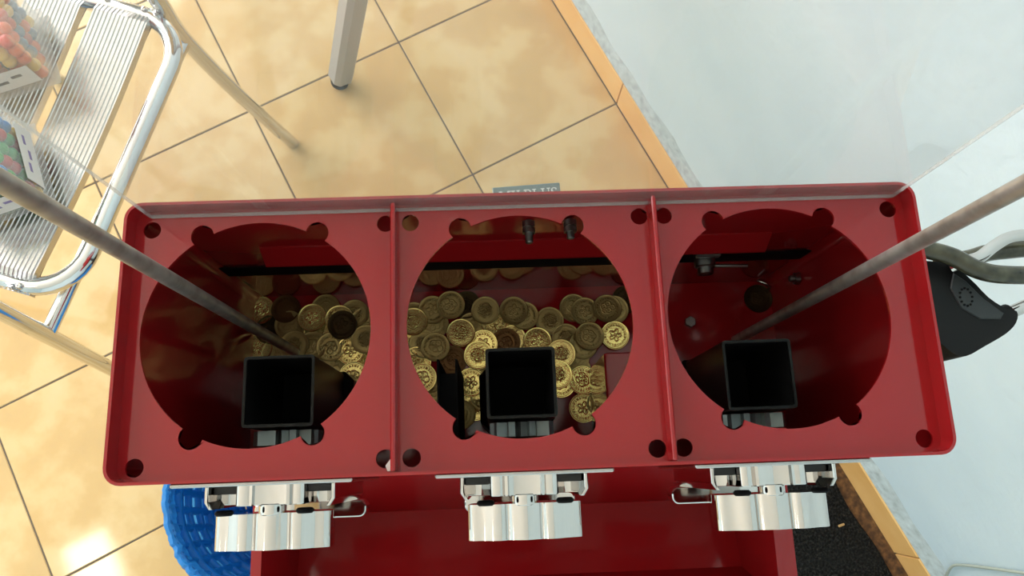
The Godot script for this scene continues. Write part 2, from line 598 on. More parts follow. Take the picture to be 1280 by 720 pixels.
func machine() -> void:
	var mc := thing("vending_machine", Vector3(0, 0, 0), "open red metal vending machine with three round bays and chrome knobs", "vending machine")
	var red: Material = M["red paint"]
	var b := Builder.new()
	# housing: wall round the box, rising as a lip above the top plate
	var x0 := -0.2135
	var x1 := 0.2135
	var z0 := -0.0750
	var z1 := 0.0715
	b.band(rounded(x0, z0, x1, z1, 0.009), rounded(x0 + 0.0016, z0 + 0.0016, x1 - 0.0016, z1 - 0.0016, 0.0074), 0.64, 1.011)
	obj("housing", b, red, mc)
	# top plate with three notched bays and twelve bolt holes
	b = Builder.new()
	var cuts := []
	for k in [-1, 0, 1]:
		cuts.append(bay_outline(k))
	var holes := []
	for k in [-1, 0, 1]:
		for s in [-1.0, 1.0]:
			for t in [-1.0, 1.0]:
				holes.append(Vector2(k * BAY + 0.0632 * s, 0.063 * t))
	for h in holes:
		cuts.append(circle(h, 0.0047, 24))
	var xs := [x0 + 0.0016, x1 - 0.0016]
	for k in [-1, 0, 1]:
		xs.append_array([k * BAY + OFF, k * BAY - 0.0632, k * BAY + 0.0632])
	xs.sort()
	var zs := [z0 + 0.0016, -0.063, -0.005, 0.063, z1 - 0.0016]
	for i in xs.size() - 1:
		for j in zs.size() - 1:
			var pieces := [PackedVector2Array([Vector2(xs[i], zs[j]), Vector2(xs[i + 1], zs[j]), Vector2(xs[i + 1], zs[j + 1]), Vector2(xs[i], zs[j + 1])])]
			for c in cuts:
				var next := []
				for p in pieces:
					next.append_array(Geometry2D.clip_polygons(p, c))
				pieces = next
			for p in pieces:
				var t := Geometry2D.triangulate_polygon(p)
				for q in range(0, t.size(), 3):
					var a := Vector3(p[t[q]].x, 1.0, p[t[q]].y)
					var c := Vector3(p[t[q + 1]].x, 1.0, p[t[q + 1]].y)
					var d := Vector3(p[t[q + 2]].x, 1.0, p[t[q + 2]].y)
					var down := Vector3(0, -0.0016, 0)
					b.flat(a, c, d, Vector3.UP)
					b.flat(a + down, c + down, d + down, Vector3.DOWN)
	for c in cuts:
		var mid := Vector2.ZERO
		for p in c: mid += p
		mid /= c.size()
		for i in c.size():
			var p0: Vector2 = c[i]
			var p1: Vector2 = c[(i + 1) % c.size()]
			var hint := Vector3(mid.x - p0.x, 0, mid.y - p0.y)
			b.quad(Vector3(p0.x, 1.0, p0.y), Vector3(p1.x, 1.0, p1.y), Vector3(p1.x, 0.9984, p1.y), Vector3(p0.x, 0.9984, p0.y), hint)
	obj("top_plate", b, red, mc)
	# upright dividers between the bays
	for s in [-1.0, 1.0]:
		b = Builder.new()
		b.box(Vector3(0.0705 * s - 0.001, 1.0056, -0.0008), Vector3(0.0024, 0.0114, 0.1405), 0.0006)
		obj("divider", b, red, mc)
	# stiffening beam across the back wall, black strip painting the shade of the open gap under it
	b = Builder.new()
	var sect := PackedVector2Array([Vector2(-0.0734, -0.9295), Vector2(-0.0722, -0.9297), Vector2(-0.0646, -0.9150), Vector2(-0.0642, -0.9132), Vector2(-0.0652, -0.9118), Vector2(-0.0734, -0.9118)])
	b.prism(sect, -0.167, 0.164, Transform3D(Basis(Vector3.BACK, Vector3.RIGHT, Vector3.DOWN), Vector3.ZERO))
	obj("beam", b, red, mc)
	b = Builder.new()
	b.box(Vector3(0.0, 0.874, -0.0728), Vector3(0.42, 0.022, 0.0014))
	tag(obj("dark_gap_strip", b, M["black rubber"], mc), "black strip painted as the dark gap under the beam")
	# cash floor
	b = Builder.new()
	b.box(Vector3(0, 0.788, -0.0018), Vector3(0.4236, 0.004, 0.1432))
	obj("cash_floor", b, red, mc)
	b = Builder.new()
	b.box(Vector3(0.072, 0.835, 0.026), Vector3(0.031, 0.09, 0.062), 0.001)
	obj("inner_box", b, red, mc)
	# feed tubes above each mechanism
	for k in [-1, 0, 1]:
		var cx: float = k * BAY + OFF + 0.0008
		b = Builder.new()
		var zc := 0.0218
		b.band(rounded(cx - 0.0204, zc - 0.0204, cx + 0.0204, zc + 0.0204, 0.002, 3), rounded(cx - 0.0188, zc - 0.0188, cx + 0.0188, zc + 0.0188, 0.0012, 3), 0.87, 0.957)
		b.box(Vector3(cx, 0.874, zc), Vector3(0.038, 0.004, 0.038))
		b.box(Vector3(cx, 0.83, zc), Vector3(0.052, 0.078, 0.044), 0.006)
		var ch := obj("feed_tube", b, M["smoky plastic"], mc)
		tag(ch, "black plastic square feed tube")
		b = Builder.new()
		b.band(rounded(cx - 0.0189, zc - 0.0189, cx + 0.0189, zc + 0.0189, 0.001, 3), rounded(cx - 0.0186, zc - 0.0186, cx + 0.0186, zc + 0.0186, 0.001, 3), 0.877, 0.9555)
		b.box(Vector3(cx, 0.8775, zc), Vector3(0.0372, 0.002, 0.0372))
		obj("tube_dark_skin", b, M["black rubber"], ch)  # added black skin, paints the darkness deep inside the tube
		# cast wheel in front of the tube
		b = Builder.new()
		var poly := PackedVector2Array([Vector2(cx + 0.019, -0.915), Vector2(cx - 0.019, -0.915)])
		for e in [[-0.019, 0.9375], [-0.0165, 0.9395], [-0.0150, 0.9430], [-0.0088, 0.9418], [-0.0080, 0.9450], [-0.0042, 0.9444], [-0.0032, 0.9405], [-0.0008, 0.9440], [0.0030, 0.9425], [0.0042, 0.9456], [0.0078, 0.9446], [0.0088, 0.9412], [0.0160, 0.9428], [0.0172, 0.9395], [0.019, 0.9375]]:
			poly.append(Vector2(cx + e[0], -e[1]))
		b.prism(poly, 0.0435, 0.0520, Transform3D(Basis(Vector3.RIGHT, Vector3.BACK, Vector3.DOWN), Vector3.ZERO), 0.0005)
		tag(obj("cast_wheel", b, M["dull casting"], mc), "dull grey metal wheel")
		b = Builder.new()
		b.rod(Vector3(cx, 0.921, 0.053), Vector3(cx, 0.921, 0.0698), 0.009, 20, 0.001)
		obj("hub", b, M["dull casting"], mc)
	# black channel standing left of the middle feed tube
	b = Builder.new()
	for s in [-0.0565, -0.0445]:
		b.box(Vector3(s, 0.845, 0.0265), Vector3(0.0014, 0.11, 0.056))
	b.box(Vector3(-0.0505, 0.842, 0.031), Vector3(0.0125, 0.104, 0.047))
	tag(obj("channel", b, M["black rubber"], mc), "black plastic channel")
	# bolts through the back wall that hold the name plate
	for e in [[0.0035, 0.0145], [0.0282, 0.0125]]:
		b = Builder.new()
		b.rod(Vector3(e[0], 0.968, -0.0734), Vector3(e[0], 0.968, -0.0734 + e[1]), 0.0024, 14, 0.0006)
		for z in [-0.0722, -0.0682]:
			b.lathe(Vector3(e[0], 0.968, z), Vector3.BACK, [Vector2(0, 0), Vector2(0.0042, 0), Vector2(0.0042, 0.0032), Vector2(0, 0.0032)], 6)
		obj("bolt", b, M["zinc"], mc)
	b = Builder.new()
	var tilt := Basis(Vector3.UP, 0.055)
	b.box(Vector3(0.0047, 0.949, -0.0890), Vector3(0.0425, 0.003, 0.027), 0.0005, tilt)
	b.box(Vector3(0.0047, 0.944, -0.0772), Vector3(0.0425, 0.012, 0.0042))
	b.box(Vector3(0.0264, 0.943, -0.0860), Vector3(0.0012, 0.013, 0.022), 0.0, tilt)
	var np := obj("name_plate", b, M["name plate metal"], mc)
	tag(np, "grey metal plate with white engraved letters")
	var text := TextMesh.new()
	text.text = "MY PLUS"
	var font := SystemFont.new()
	font.font_names = PackedStringArray(["Droid Serif"])
	text.font = font
	text.font_size = 32
	text.pixel_size = 0.0086 / 32.0
	text.depth = 0.0003
	var lt := MeshInstance3D.new()
	lt.name = "lettering"
	lt.mesh = text
	lt.material_override = M["white lettering"]
	np.add_child(lt)
	lt.transform = Transform3D(tilt * Basis(Vector3.RIGHT, -PI / 2), Vector3(0.0052, 0.9507, -0.0958) - np.position)
	# latch in the right bay
	b = Builder.new()
	b.rod(Vector3(0.128, 0.896, -0.0734), Vector3(0.128, 0.896, -0.0590), 0.0072, 20, 0.001)
	b.lathe(Vector3(0.128, 0.896, -0.0590), Vector3.BACK, [Vector2(0, 0), Vector2(0.0056, 0), Vector2(0.0056, 0.004), Vector2(0.005, 0.0046), Vector2(0, 0.0046)], 6)
	b.box(Vector3(0.127, 0.9085, -0.066), Vector3(0.017, 0.005, 0.006), 0.001)
	b.tube([Vector3(0.121, 0.896, -0.0612), Vector3(0.135, 0.896, -0.0605), Vector3(0.158, 0.894, -0.0602)], 0.0013, 8)
	obj("latch", b, M["zinc"], mc)
	b = Builder.new()
	b.lathe(Vector3(0.142, 0.79, -0.0407), Vector3.UP, [Vector2(0.005, 0), Vector2(0.005, 0.003), Vector2(0.0042, 0.0038), Vector2(0, 0.0038)], 6)
	obj("floor_screw", b, M["soft chrome"], mc)
	b = Builder.new()
	b.tube([Vector3(0.199, 0.80, -0.0716), Vector3(0.203, 0.805, -0.068), Vector3(0.208, 0.80, -0.066), Vector3(0.2085, 0.792, -0.064)], 0.0014, 8)
	obj("wire_clip", b, M["soft chrome"], mc)
	b = Builder.new()
	b.rod(Vector3(0.2118, 0.852, -0.060), Vector3(0.2035, 0.852, -0.060), 0.0026, 12, 0.0005)
	b.lathe(Vector3(0.2105, 0.852, -0.060), Vector3.LEFT, [Vector2(0, 0), Vector2(0.0046, 0), Vector2(0.0046, 0.0035), Vector2(0, 0.0035)], 6)
	obj("side_bolt", b, M["zinc"], mc)
	# long rods that carry the tops
	for s in [[-0.1772, -0.0262], [0.1782, -0.0248]]:
		b = Builder.new()
		b.rod(Vector3(s[0], 0.79, s[1]), Vector3(s[0], 1.335, s[1]), 0.0038, 20, 0.0006)
		tag(obj("threaded_rod", b, M["steel rod"], mc), "tall grey steel rod")
	# scrap of old tape beside the left divider
	b = Builder.new()
	b.prism(PackedVector2Array([Vector2(-0.0765, 0.0665), Vector2(-0.0735, 0.0625), Vector2(-0.0728, 0.0690), Vector2(-0.0755, 0.0692)]), 1.0001, 1.0006)
	tag(obj("tape_scrap", b, M["white card"], mc), "pale scrap of tape")
	# coin mechanisms
	for k in [-1, 0, 1]:
		mechanism(mc, k * BAY + OFF)
	# outlet tray below
	b = Builder.new()
	tray(b)
	tag(obj("outlet_tray", b, red, mc), "deep red outlet tray")
	# post and foot
	b = Builder.new()
	b.lathe(Vector3(0, 0.006, 0.03), Vector3.UP, [Vector2(0, 0), Vector2(0.13, 0), Vector2(0.13, 0.012), Vector2(0.06, 0.022), Vector2(0.028, 0.03), Vector2(0.024, 0.636), Vector2(0, 0.636)], 40)
	tag(obj("stand", b, M["black plastic"], mc), "black round stand")

func tray(b: Builder) -> void:
	var lx := -0.2105
	var rx := 0.2105
	var fb := 0.688
	var fl := 0.709
	var top := 0.78
	# sections across z: back slope, floor, front wall, front flange
	var li := lx + 0.008
	var ri := rx - 0.015
	var lf := -0.1935
	var rf := 0.1895
	b.quad(Vector3(li, 0.80, 0.0720), Vector3(ri, 0.80, 0.0720), Vector3(rf, fb, 0.104), Vector3(lf, fb, 0.104), Vector3(0, 1, 1))
	b.quad(Vector3(lf, fb, 0.104), Vector3(rf, fb, 0.104), Vector3(rf, fl, 0.160), Vector3(lf, fl, 0.160), Vector3.UP)
	b.quad(Vector3(lf, fl, 0.160), Vector3(rf, fl, 0.160), Vector3(ri, top, 0.178), Vector3(li, top, 0.178), Vector3(0, 1, -1))
	b.quad(Vector3(li, top, 0.178), Vector3(ri, top, 0.178), Vector3(rx, top, 0.192), Vector3(lx, top, 0.192), Vector3.UP)
	for s in [0, 1]:
		var o: float = [lx, rx][s]
		var i: float = [li, ri][s]
		var f: float = [lf, rf][s]
		var hint: Vector3 = [Vector3(1, 0.3, 0), Vector3(-1, 0.3, 0)][s]
		b.quad(Vector3(i, top, 0.0720), Vector3(i, top, 0.178), Vector3(f, fl, 0.160), Vector3(f, fb, 0.104), hint)
		b.flat(Vector3(i, top, 0.0720), Vector3(f, fb, 0.104), Vector3(i, fb, 0.0720), hint)
		b.quad(Vector3(i, 0.80, 0.0720), Vector3(i, top, 0.0720), Vector3(i, top, 0.0760), Vector3(i, 0.80, 0.0720), hint)
		b.quad(Vector3(o, top, 0.0720), Vector3(o, top, 0.192), Vector3(i, top, 0.178), Vector3(i, top, 0.0720), Vector3.UP)
		b.quad(Vector3(o, top, 0.0720), Vector3(o, top, 0.192), Vector3(o, 0.64, 0.192), Vector3(o, 0.64, 0.0720), -hint)
	b.quad(Vector3(lx, top, 0.192), Vector3(rx, top, 0.192), Vector3(rx, 0.64, 0.192), Vector3(lx, 0.64, 0.192), Vector3.BACK)
	b.quad(Vector3(lx, 0.64, -0.07), Vector3(rx, 0.64, -0.07), Vector3(rx, 0.64, 0.192), Vector3(lx, 0.64, 0.192), Vector3.DOWN)

func mechanism(mc: Node3D, cx: float) -> void:
	var g := Node3D.new()
	g.name = "coin_mechanism"
	mc.add_child(g, true)
	g.position = Vector3(cx, 0.88, 0.0715)
	tag(g, "chrome coin mechanism with turning knob")
	var chrome: Material = M["chrome"]
	var b := Builder.new()
	b.box(Vector3(cx, 0.932, 0.0728), Vector3(0.096, 0.098, 0.0024), 0.0007)
	obj("mounting_plate", b, M["soft chrome"], g)
	# cast body with ribs, windows and cheeks
	b = Builder.new()
	var y0 := 0.872
	var y1 := 0.964
	var poly := PackedVector2Array([Vector2(cx + 0.019, -y0), Vector2(cx - 0.019, -y0)])
	for e in [[-0.0190, 0.9620], [-0.0182, 0.9632], [-0.0165, 0.9638], [-0.0135, 0.9640], [-0.0115, 0.9632], [-0.0108, 0.9652], [-0.0092, 0.9655], [-0.0084, 0.9630], [-0.0050, 0.9622], [0.0000, 0.9619], [0.0050, 0.9624], [0.0088, 0.9634], [0.0096, 0.9656], [0.0112, 0.9653], [0.0120, 0.9632], [0.0150, 0.9640], [0.0178, 0.9634], [0.0190, 0.9620]]:
		poly.append(Vector2(cx + e[0], -e[1]))
	var along_z := Transform3D(Basis(Vector3.RIGHT, Vector3.BACK, Vector3.DOWN), Vector3.ZERO)
	b.prism(poly, 0.0740, 0.0850, along_z, 0.0004, true)
	for s in [-1.0, 1.0]:
		poly = PackedVector2Array([Vector2(cx + 0.0335 * s, 0.074), Vector2(cx + 0.0355 * s, 0.074), Vector2(cx + 0.0355 * s, 0.0825), Vector2(cx + 0.0330 * s, 0.0862), Vector2(cx + 0.0310 * s, 0.0862), Vector2(cx + 0.0335 * s, 0.0820)])
		b.prism(poly, y0, y1, Transform3D.IDENTITY, 0.0004)
		var trough := PackedVector2Array([Vector2(cx + 0.0190 * s, -0.880), Vector2(cx + 0.0190 * s, -0.9420), Vector2(cx + 0.0240 * s, -0.9395), Vector2(cx + 0.0290 * s, -0.9400), Vector2(cx + 0.0335 * s, -0.9430), Vector2(cx + 0.0335 * s, -0.880)])
		b.prism(trough, 0.0785, 0.0848, along_z, 0.0, true)
	obj("mechanism_body", b, chrome, g)
	for s in [-1.0, 1.0]:
		b = Builder.new()
		b.box(Vector3(cx + 0.0262 * s, 0.9255, 0.0764), Vector3(0.0138, 0.064, 0.0042), 0.0004)
		obj("coin_slot", b, M["black plastic"], g)
	b = Builder.new()
	poly = rounded(cx - 0.037, 0.0866, cx + 0.037, 0.0978, 0.0045, 5)
	b.prism(poly, 0.856, 0.870, Transform3D.IDENTITY, 0.0008, true)
	obj("lower_guide", b, chrome, g)
	b = Builder.new()
	b.rod(Vector3(cx, 0.957, 0.0842), Vector3(cx, 0.957, 0.0905), 0.0075, 24, 0.0005)
	obj("shaft", b, chrome, g)
	var kn := Builder.new()
	var bar := PackedVector2Array()
	for i in 81:
		var t := 1.0 - i / 40.0
		bar.append(Vector2(cx + 0.0318 * t, -0.9630 + 0.0062 * t * t + 0.0028 * pow(absf(t), 14.0) - 0.00085 * cos(t * 12.5) + 0.0016 * exp(-pow((absf(t) - 0.3) / 0.05, 2.0))))
	bar.append_array([Vector2(cx - 0.0305, -0.937), Vector2(cx - 0.026, -0.932), Vector2(cx + 0.026, -0.932), Vector2(cx + 0.0305, -0.937)])
	kn.prism(bar, 0.0, 0.0192, Transform3D(Basis(Vector3.RIGHT, Vector3.BACK, Vector3.DOWN), Vector3(0, 0, 0.0893)), 0.0012, true)
	var knob := obj("knob", kn, chrome, g)
	tag(knob, "polished chrome turning bar")
	for s in [-1.0, 1.0]:
		b = Builder.new()
		b.rod(Vector3(cx + 0.0215 * s, 0.972, 0.0864), Vector3(cx + 0.0215 * s, 0.972, 0.0894), 0.0048, 16, 0.001)
		obj("stop_button", b, M["black rubber"], g)

# ---------------------------------------------------------------- coins in the cash box
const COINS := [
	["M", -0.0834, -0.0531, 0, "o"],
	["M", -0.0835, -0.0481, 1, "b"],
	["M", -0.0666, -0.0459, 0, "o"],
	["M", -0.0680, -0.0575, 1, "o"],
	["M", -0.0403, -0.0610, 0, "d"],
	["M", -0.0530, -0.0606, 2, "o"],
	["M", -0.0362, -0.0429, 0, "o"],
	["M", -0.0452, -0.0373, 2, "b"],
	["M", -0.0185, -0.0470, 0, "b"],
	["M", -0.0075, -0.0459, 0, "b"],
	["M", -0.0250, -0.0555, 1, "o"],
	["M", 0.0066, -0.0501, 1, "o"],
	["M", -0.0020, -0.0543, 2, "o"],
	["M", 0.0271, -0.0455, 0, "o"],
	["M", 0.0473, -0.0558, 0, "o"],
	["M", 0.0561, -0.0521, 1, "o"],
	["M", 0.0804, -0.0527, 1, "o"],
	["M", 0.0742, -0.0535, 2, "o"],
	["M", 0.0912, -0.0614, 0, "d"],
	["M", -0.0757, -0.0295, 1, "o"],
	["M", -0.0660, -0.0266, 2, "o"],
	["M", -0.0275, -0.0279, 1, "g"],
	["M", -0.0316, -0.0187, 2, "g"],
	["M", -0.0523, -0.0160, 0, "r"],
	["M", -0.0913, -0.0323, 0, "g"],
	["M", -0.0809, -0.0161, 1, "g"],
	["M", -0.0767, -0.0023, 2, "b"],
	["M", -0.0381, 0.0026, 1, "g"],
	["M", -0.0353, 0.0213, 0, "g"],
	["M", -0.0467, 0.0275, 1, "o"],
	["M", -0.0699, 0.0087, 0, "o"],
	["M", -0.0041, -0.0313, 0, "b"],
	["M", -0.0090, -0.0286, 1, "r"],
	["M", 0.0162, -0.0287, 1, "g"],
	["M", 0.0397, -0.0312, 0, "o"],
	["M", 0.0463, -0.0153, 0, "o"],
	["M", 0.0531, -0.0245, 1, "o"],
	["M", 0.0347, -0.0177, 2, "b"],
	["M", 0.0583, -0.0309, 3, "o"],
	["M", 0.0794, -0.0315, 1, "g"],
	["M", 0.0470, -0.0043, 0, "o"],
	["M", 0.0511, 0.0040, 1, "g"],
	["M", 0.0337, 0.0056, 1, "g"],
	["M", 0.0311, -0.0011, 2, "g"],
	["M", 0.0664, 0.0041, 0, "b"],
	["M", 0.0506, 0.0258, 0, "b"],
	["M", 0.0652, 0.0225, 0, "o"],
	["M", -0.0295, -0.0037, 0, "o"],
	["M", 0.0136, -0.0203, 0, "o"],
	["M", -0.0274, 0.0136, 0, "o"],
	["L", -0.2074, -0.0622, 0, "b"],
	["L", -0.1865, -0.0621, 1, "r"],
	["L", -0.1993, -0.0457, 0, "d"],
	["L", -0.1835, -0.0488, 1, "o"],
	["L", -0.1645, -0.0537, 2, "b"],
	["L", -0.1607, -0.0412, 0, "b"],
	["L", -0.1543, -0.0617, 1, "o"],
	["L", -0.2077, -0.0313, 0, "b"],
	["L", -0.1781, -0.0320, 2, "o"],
	["L", -0.1645, -0.0312, 1, "o"],
	["L", -0.1428, -0.0517, 2, "b"],
	["L", -0.1310, -0.0563, 1, "o"],
	["L", -0.1226, -0.0497, 1, "o"],
	["L", -0.1400, -0.0467, 3, "d"],
	["L", -0.1215, -0.0347, 2, "o"],
	["L", -0.1495, -0.0297, 1, "o"],
	["L", -0.1336, -0.0263, 1, "g"],
	["L", -0.1230, -0.0178, 0, "g"],
	["L", -0.1311, -0.0057, 1, "b"],
	["L", -0.2238, -0.0305, 0, "r"],
	["L", -0.1524, -0.0442, 0, "o"],
	["L", -0.1293, -0.0421, 0, "o"],
	["L", -0.1424, -0.0178, 0, "o"],
	["L", -0.1717, -0.0428, 0, "o"],
	["L", -0.1935, -0.0273, 0, "o"],
	["L", -0.1571, -0.0196, 0, "o"],
	["L", -0.1250, -0.0006, 0, "o"],
	["R", 0.2005, -0.0586, 0, "d"]]

func coins() -> void:
	var b := Builder.new()
	var r := 0.0117
	var h := 0.00175
	b.lathe(Vector3.ZERO, Vector3.UP, [Vector2(0, 0), Vector2(r - 0.0003, 0), Vector2(r, 0.0003), Vector2(r, h - 0.0003), Vector2(r - 0.0003, h), Vector2(r - 0.0012, h), Vector2(r - 0.0014, h - 0.00015)], 36)
	var seg := 36
	for i in seg:
		var a := TAU * i / seg
		var c := TAU * (i + 1) / seg
		var q := r - 0.0014
		var y := h - 0.00015
		b.tri(Vector3(0, y, 0), Vector3(cos(a) * q, y, sin(a) * q), Vector3(cos(c) * q, y, sin(c) * q), Vector3.UP, Vector3.UP, Vector3.UP, Vector2(0.5, 0.5), Vector2(0.5 + 0.49 * cos(a), 0.5 + 0.49 * sin(a)), Vector2(0.5 + 0.49 * cos(c), 0.5 + 0.49 * sin(c)))
	var cm: ArrayMesh = b.mesh()[0]
	var tone := {"g": "bright gold", "b": "brass", "o": "dull olive brass", "r": "brown", "d": "dark tarnished"}
	var bay := {"L": "left", "M": "middle", "R": "right"}
	var ords := ["first", "second", "third", "fourth", "fifth", "sixth", "seventh", "eighth", "ninth", "tenth", "eleventh", "twelfth", "thirteenth", "fourteenth", "fifteenth", "sixteenth", "seventeenth", "eighteenth"]
	# rows counted from the back wall, places counted from the left
	var rows := {}
	for i in COINS.size():
		var c: Array = COINS[i]
		var row := clampi(int((c[2] + 0.066) / 0.0145), 0, 7)
		var key := "%s%d" % [c[0], row]
		if not rows.has(key): rows[key] = []
		rows[key].append(i)
	for key in rows:
		rows[key].sort_custom(func(p, q): return COINS[p][1] < COINS[q][1])
	for key in rows:
		var place := 0
		for i in rows[key]:
			var c: Array = COINS[i]
			var row := int(key.substr(1))
			var o := MeshInstance3D.new()
			o.mesh = cm
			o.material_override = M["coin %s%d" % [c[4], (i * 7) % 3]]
			o.name = numbered("coin")
			add_child(o)
			var lift: float = 0.7902 + c[3] * 0.00195
			var lean := 0.0 if c[3] == 0 else rng.randf_range(0.02, 0.06)
			o.transform = Transform3D(Basis(Vector3(cos(i * 2.4), 0, sin(i * 2.4)), lean) * Basis(Vector3.UP, i * 1.9), Vector3(c[1], lift, c[2]))
			var label := "%s coin under the %s opening, %s row from the back, %s from left" % [tone[c[4]], bay[c[0]], ords[row], ords[place]]
			if c[0] == "R": label = "lone dark coin on the red floor under the right opening"
			tag(o, label, "coin", "coins in the cash box")
			place += 1

# ---------------------------------------------------------------- cable lock at the right side
func cable_lock() -> void:
	var lk := thing("cable_lock", Vector3(0.30, 0.88, -0.03), "black cable lock with olive sleeved cable between machine and wall", "lock")
	var b := Builder.new()
	var out := PackedVector2Array()
	var pts := [Vector3(0.2500, 0.9, -0.0600), Vector3(0.2956, 0.9, -0.0580), Vector3(0.3106, 0.9, -0.0466), Vector3(0.3219, 0.9, -0.0321), Vector3(0.3326, 0.9, -0.0239), Vector3(0.3399, 0.9, -0.0215), Vector3(0.3378, 0.9, -0.0138), Vector3(0.3292, 0.9, -0.0064), Vector3(0.3128, 0.9, 0.0018), Vector3(0.2991, 0.9, 0.0079), Vector3(0.2903, 0.9, 0.0054), Vector3(0.2794, 0.9, -0.0047), Vector3(0.2500, 0.9, -0.0240)]
	for p in curve(pts, 3):
		out.append(Vector2(p.x, p.z))
	b.prism(out, 0.862, 0.896, Transform3D.IDENTITY, 0.004, true)
	obj("lock_body", b, M["lock plastic"], lk)
	b = Builder.new()
	var top := PackedVector2Array()
	for p in [[0.3000, -0.0500], [0.3075, -0.0440], [0.3180, -0.0310], [0.3300, -0.0205], [0.3270, -0.0165], [0.3130, -0.0170], [0.3010, -0.0250], [0.2960, -0.0390]]:
		top.append(Vector2(p[0], p[1]))
	b.prism(top, 0.894, 0.8972, Transform3D.IDENTITY, 0.0006, true)
	var dial := obj("lock_face", b, M["lock grey"], lk)
	tag(dial, "grey face with a ring of black dots")
	for i in 12:
		b = Builder.new()
		var a := TAU * i / 12
		b.rod(Vector3(0.3055 + cos(a) * 0.0042, 0.8968, -0.0325 + sin(a) * 0.0062), Vector3(0.3055 + cos(a) * 0.0042, 0.8977, -0.0325 + sin(a) * 0.0062), 0.0008, 8)
		obj("dot", b, M["black rubber"], dial)
	b = Builder.new()
	b.tube(curve([Vector3(0.2450, 0.9000, -0.0760), Vector3(0.2613, 0.9030, -0.0704), Vector3(0.2799, 0.9070, -0.0638), Vector3(0.2938, 0.9090, -0.0580), Vector3(0.3074, 0.9100, -0.0490), Vector3(0.3230, 0.9100, -0.0446), Vector3(0.3558, 0.9100, -0.0430)]), 0.0062, 16)
	obj("cable", b, M["vinyl sleeve"], lk)
	b = Builder.new()
	b.tube(curve([Vector3(0.2980, 0.8840, -0.0590), Vector3(0.3110, 0.8850, -0.0615), Vector3(0.3230, 0.8850, -0.0635), Vector3(0.3352, 0.8850, -0.0667), Vector3(0.3500, 0.8850, -0.0680), Vector3(0.3796, 0.8850, -0.0701)]), 0.0062, 16)
	obj("cable", b, M["vinyl sleeve"], lk)
	b = Builder.new()
	b.tube(curve([Vector3(0.3000, 0.8950, -0.0540), Vector3(0.3065, 0.9000, -0.0565), Vector3(0.3185, 0.9000, -0.0600), Vector3(0.3296, 0.9000, -0.0672), Vector3(0.3421, 0.9000, -0.0732), Vector3(0.3582, 0.9000, -0.0744), Vector3(0.3745, 0.9000, -0.0704)]), 0.0042, 16)
	tag(obj("shackle", b, M["chrome"], lk), "shiny chrome loop")
	b = Builder.new()
	b.rod(Vector3(0.3300, 0.884, -0.0185), Vector3(0.3430, 0.884, -0.0232), 0.0066, 18, 0.001)
	obj("lock_neck", b, M["lock plastic"], lk)
	b = Builder.new()
	b.rod(Vector3(0.3420, 0.886, -0.0228), Vector3(0.3800, 0.886, -0.0365), 0.0045, 18, 0.0006)
	obj("lock_pin", b, M["chrome"], lk)

# ---------------------------------------------------------------- aluminium chair at the left
const SEAT := Vector3(-0.434, 0.45, -0.548)
const ALONG := Vector3(-0.309, 0, 0.951)
const ACROSS := Vector3(-0.951, 0, -0.309)

func seat(a: float, c: float, y := 0.0) -> Vector3:
	return SEAT + ALONG * a + ACROSS * c + Vector3.UP * y

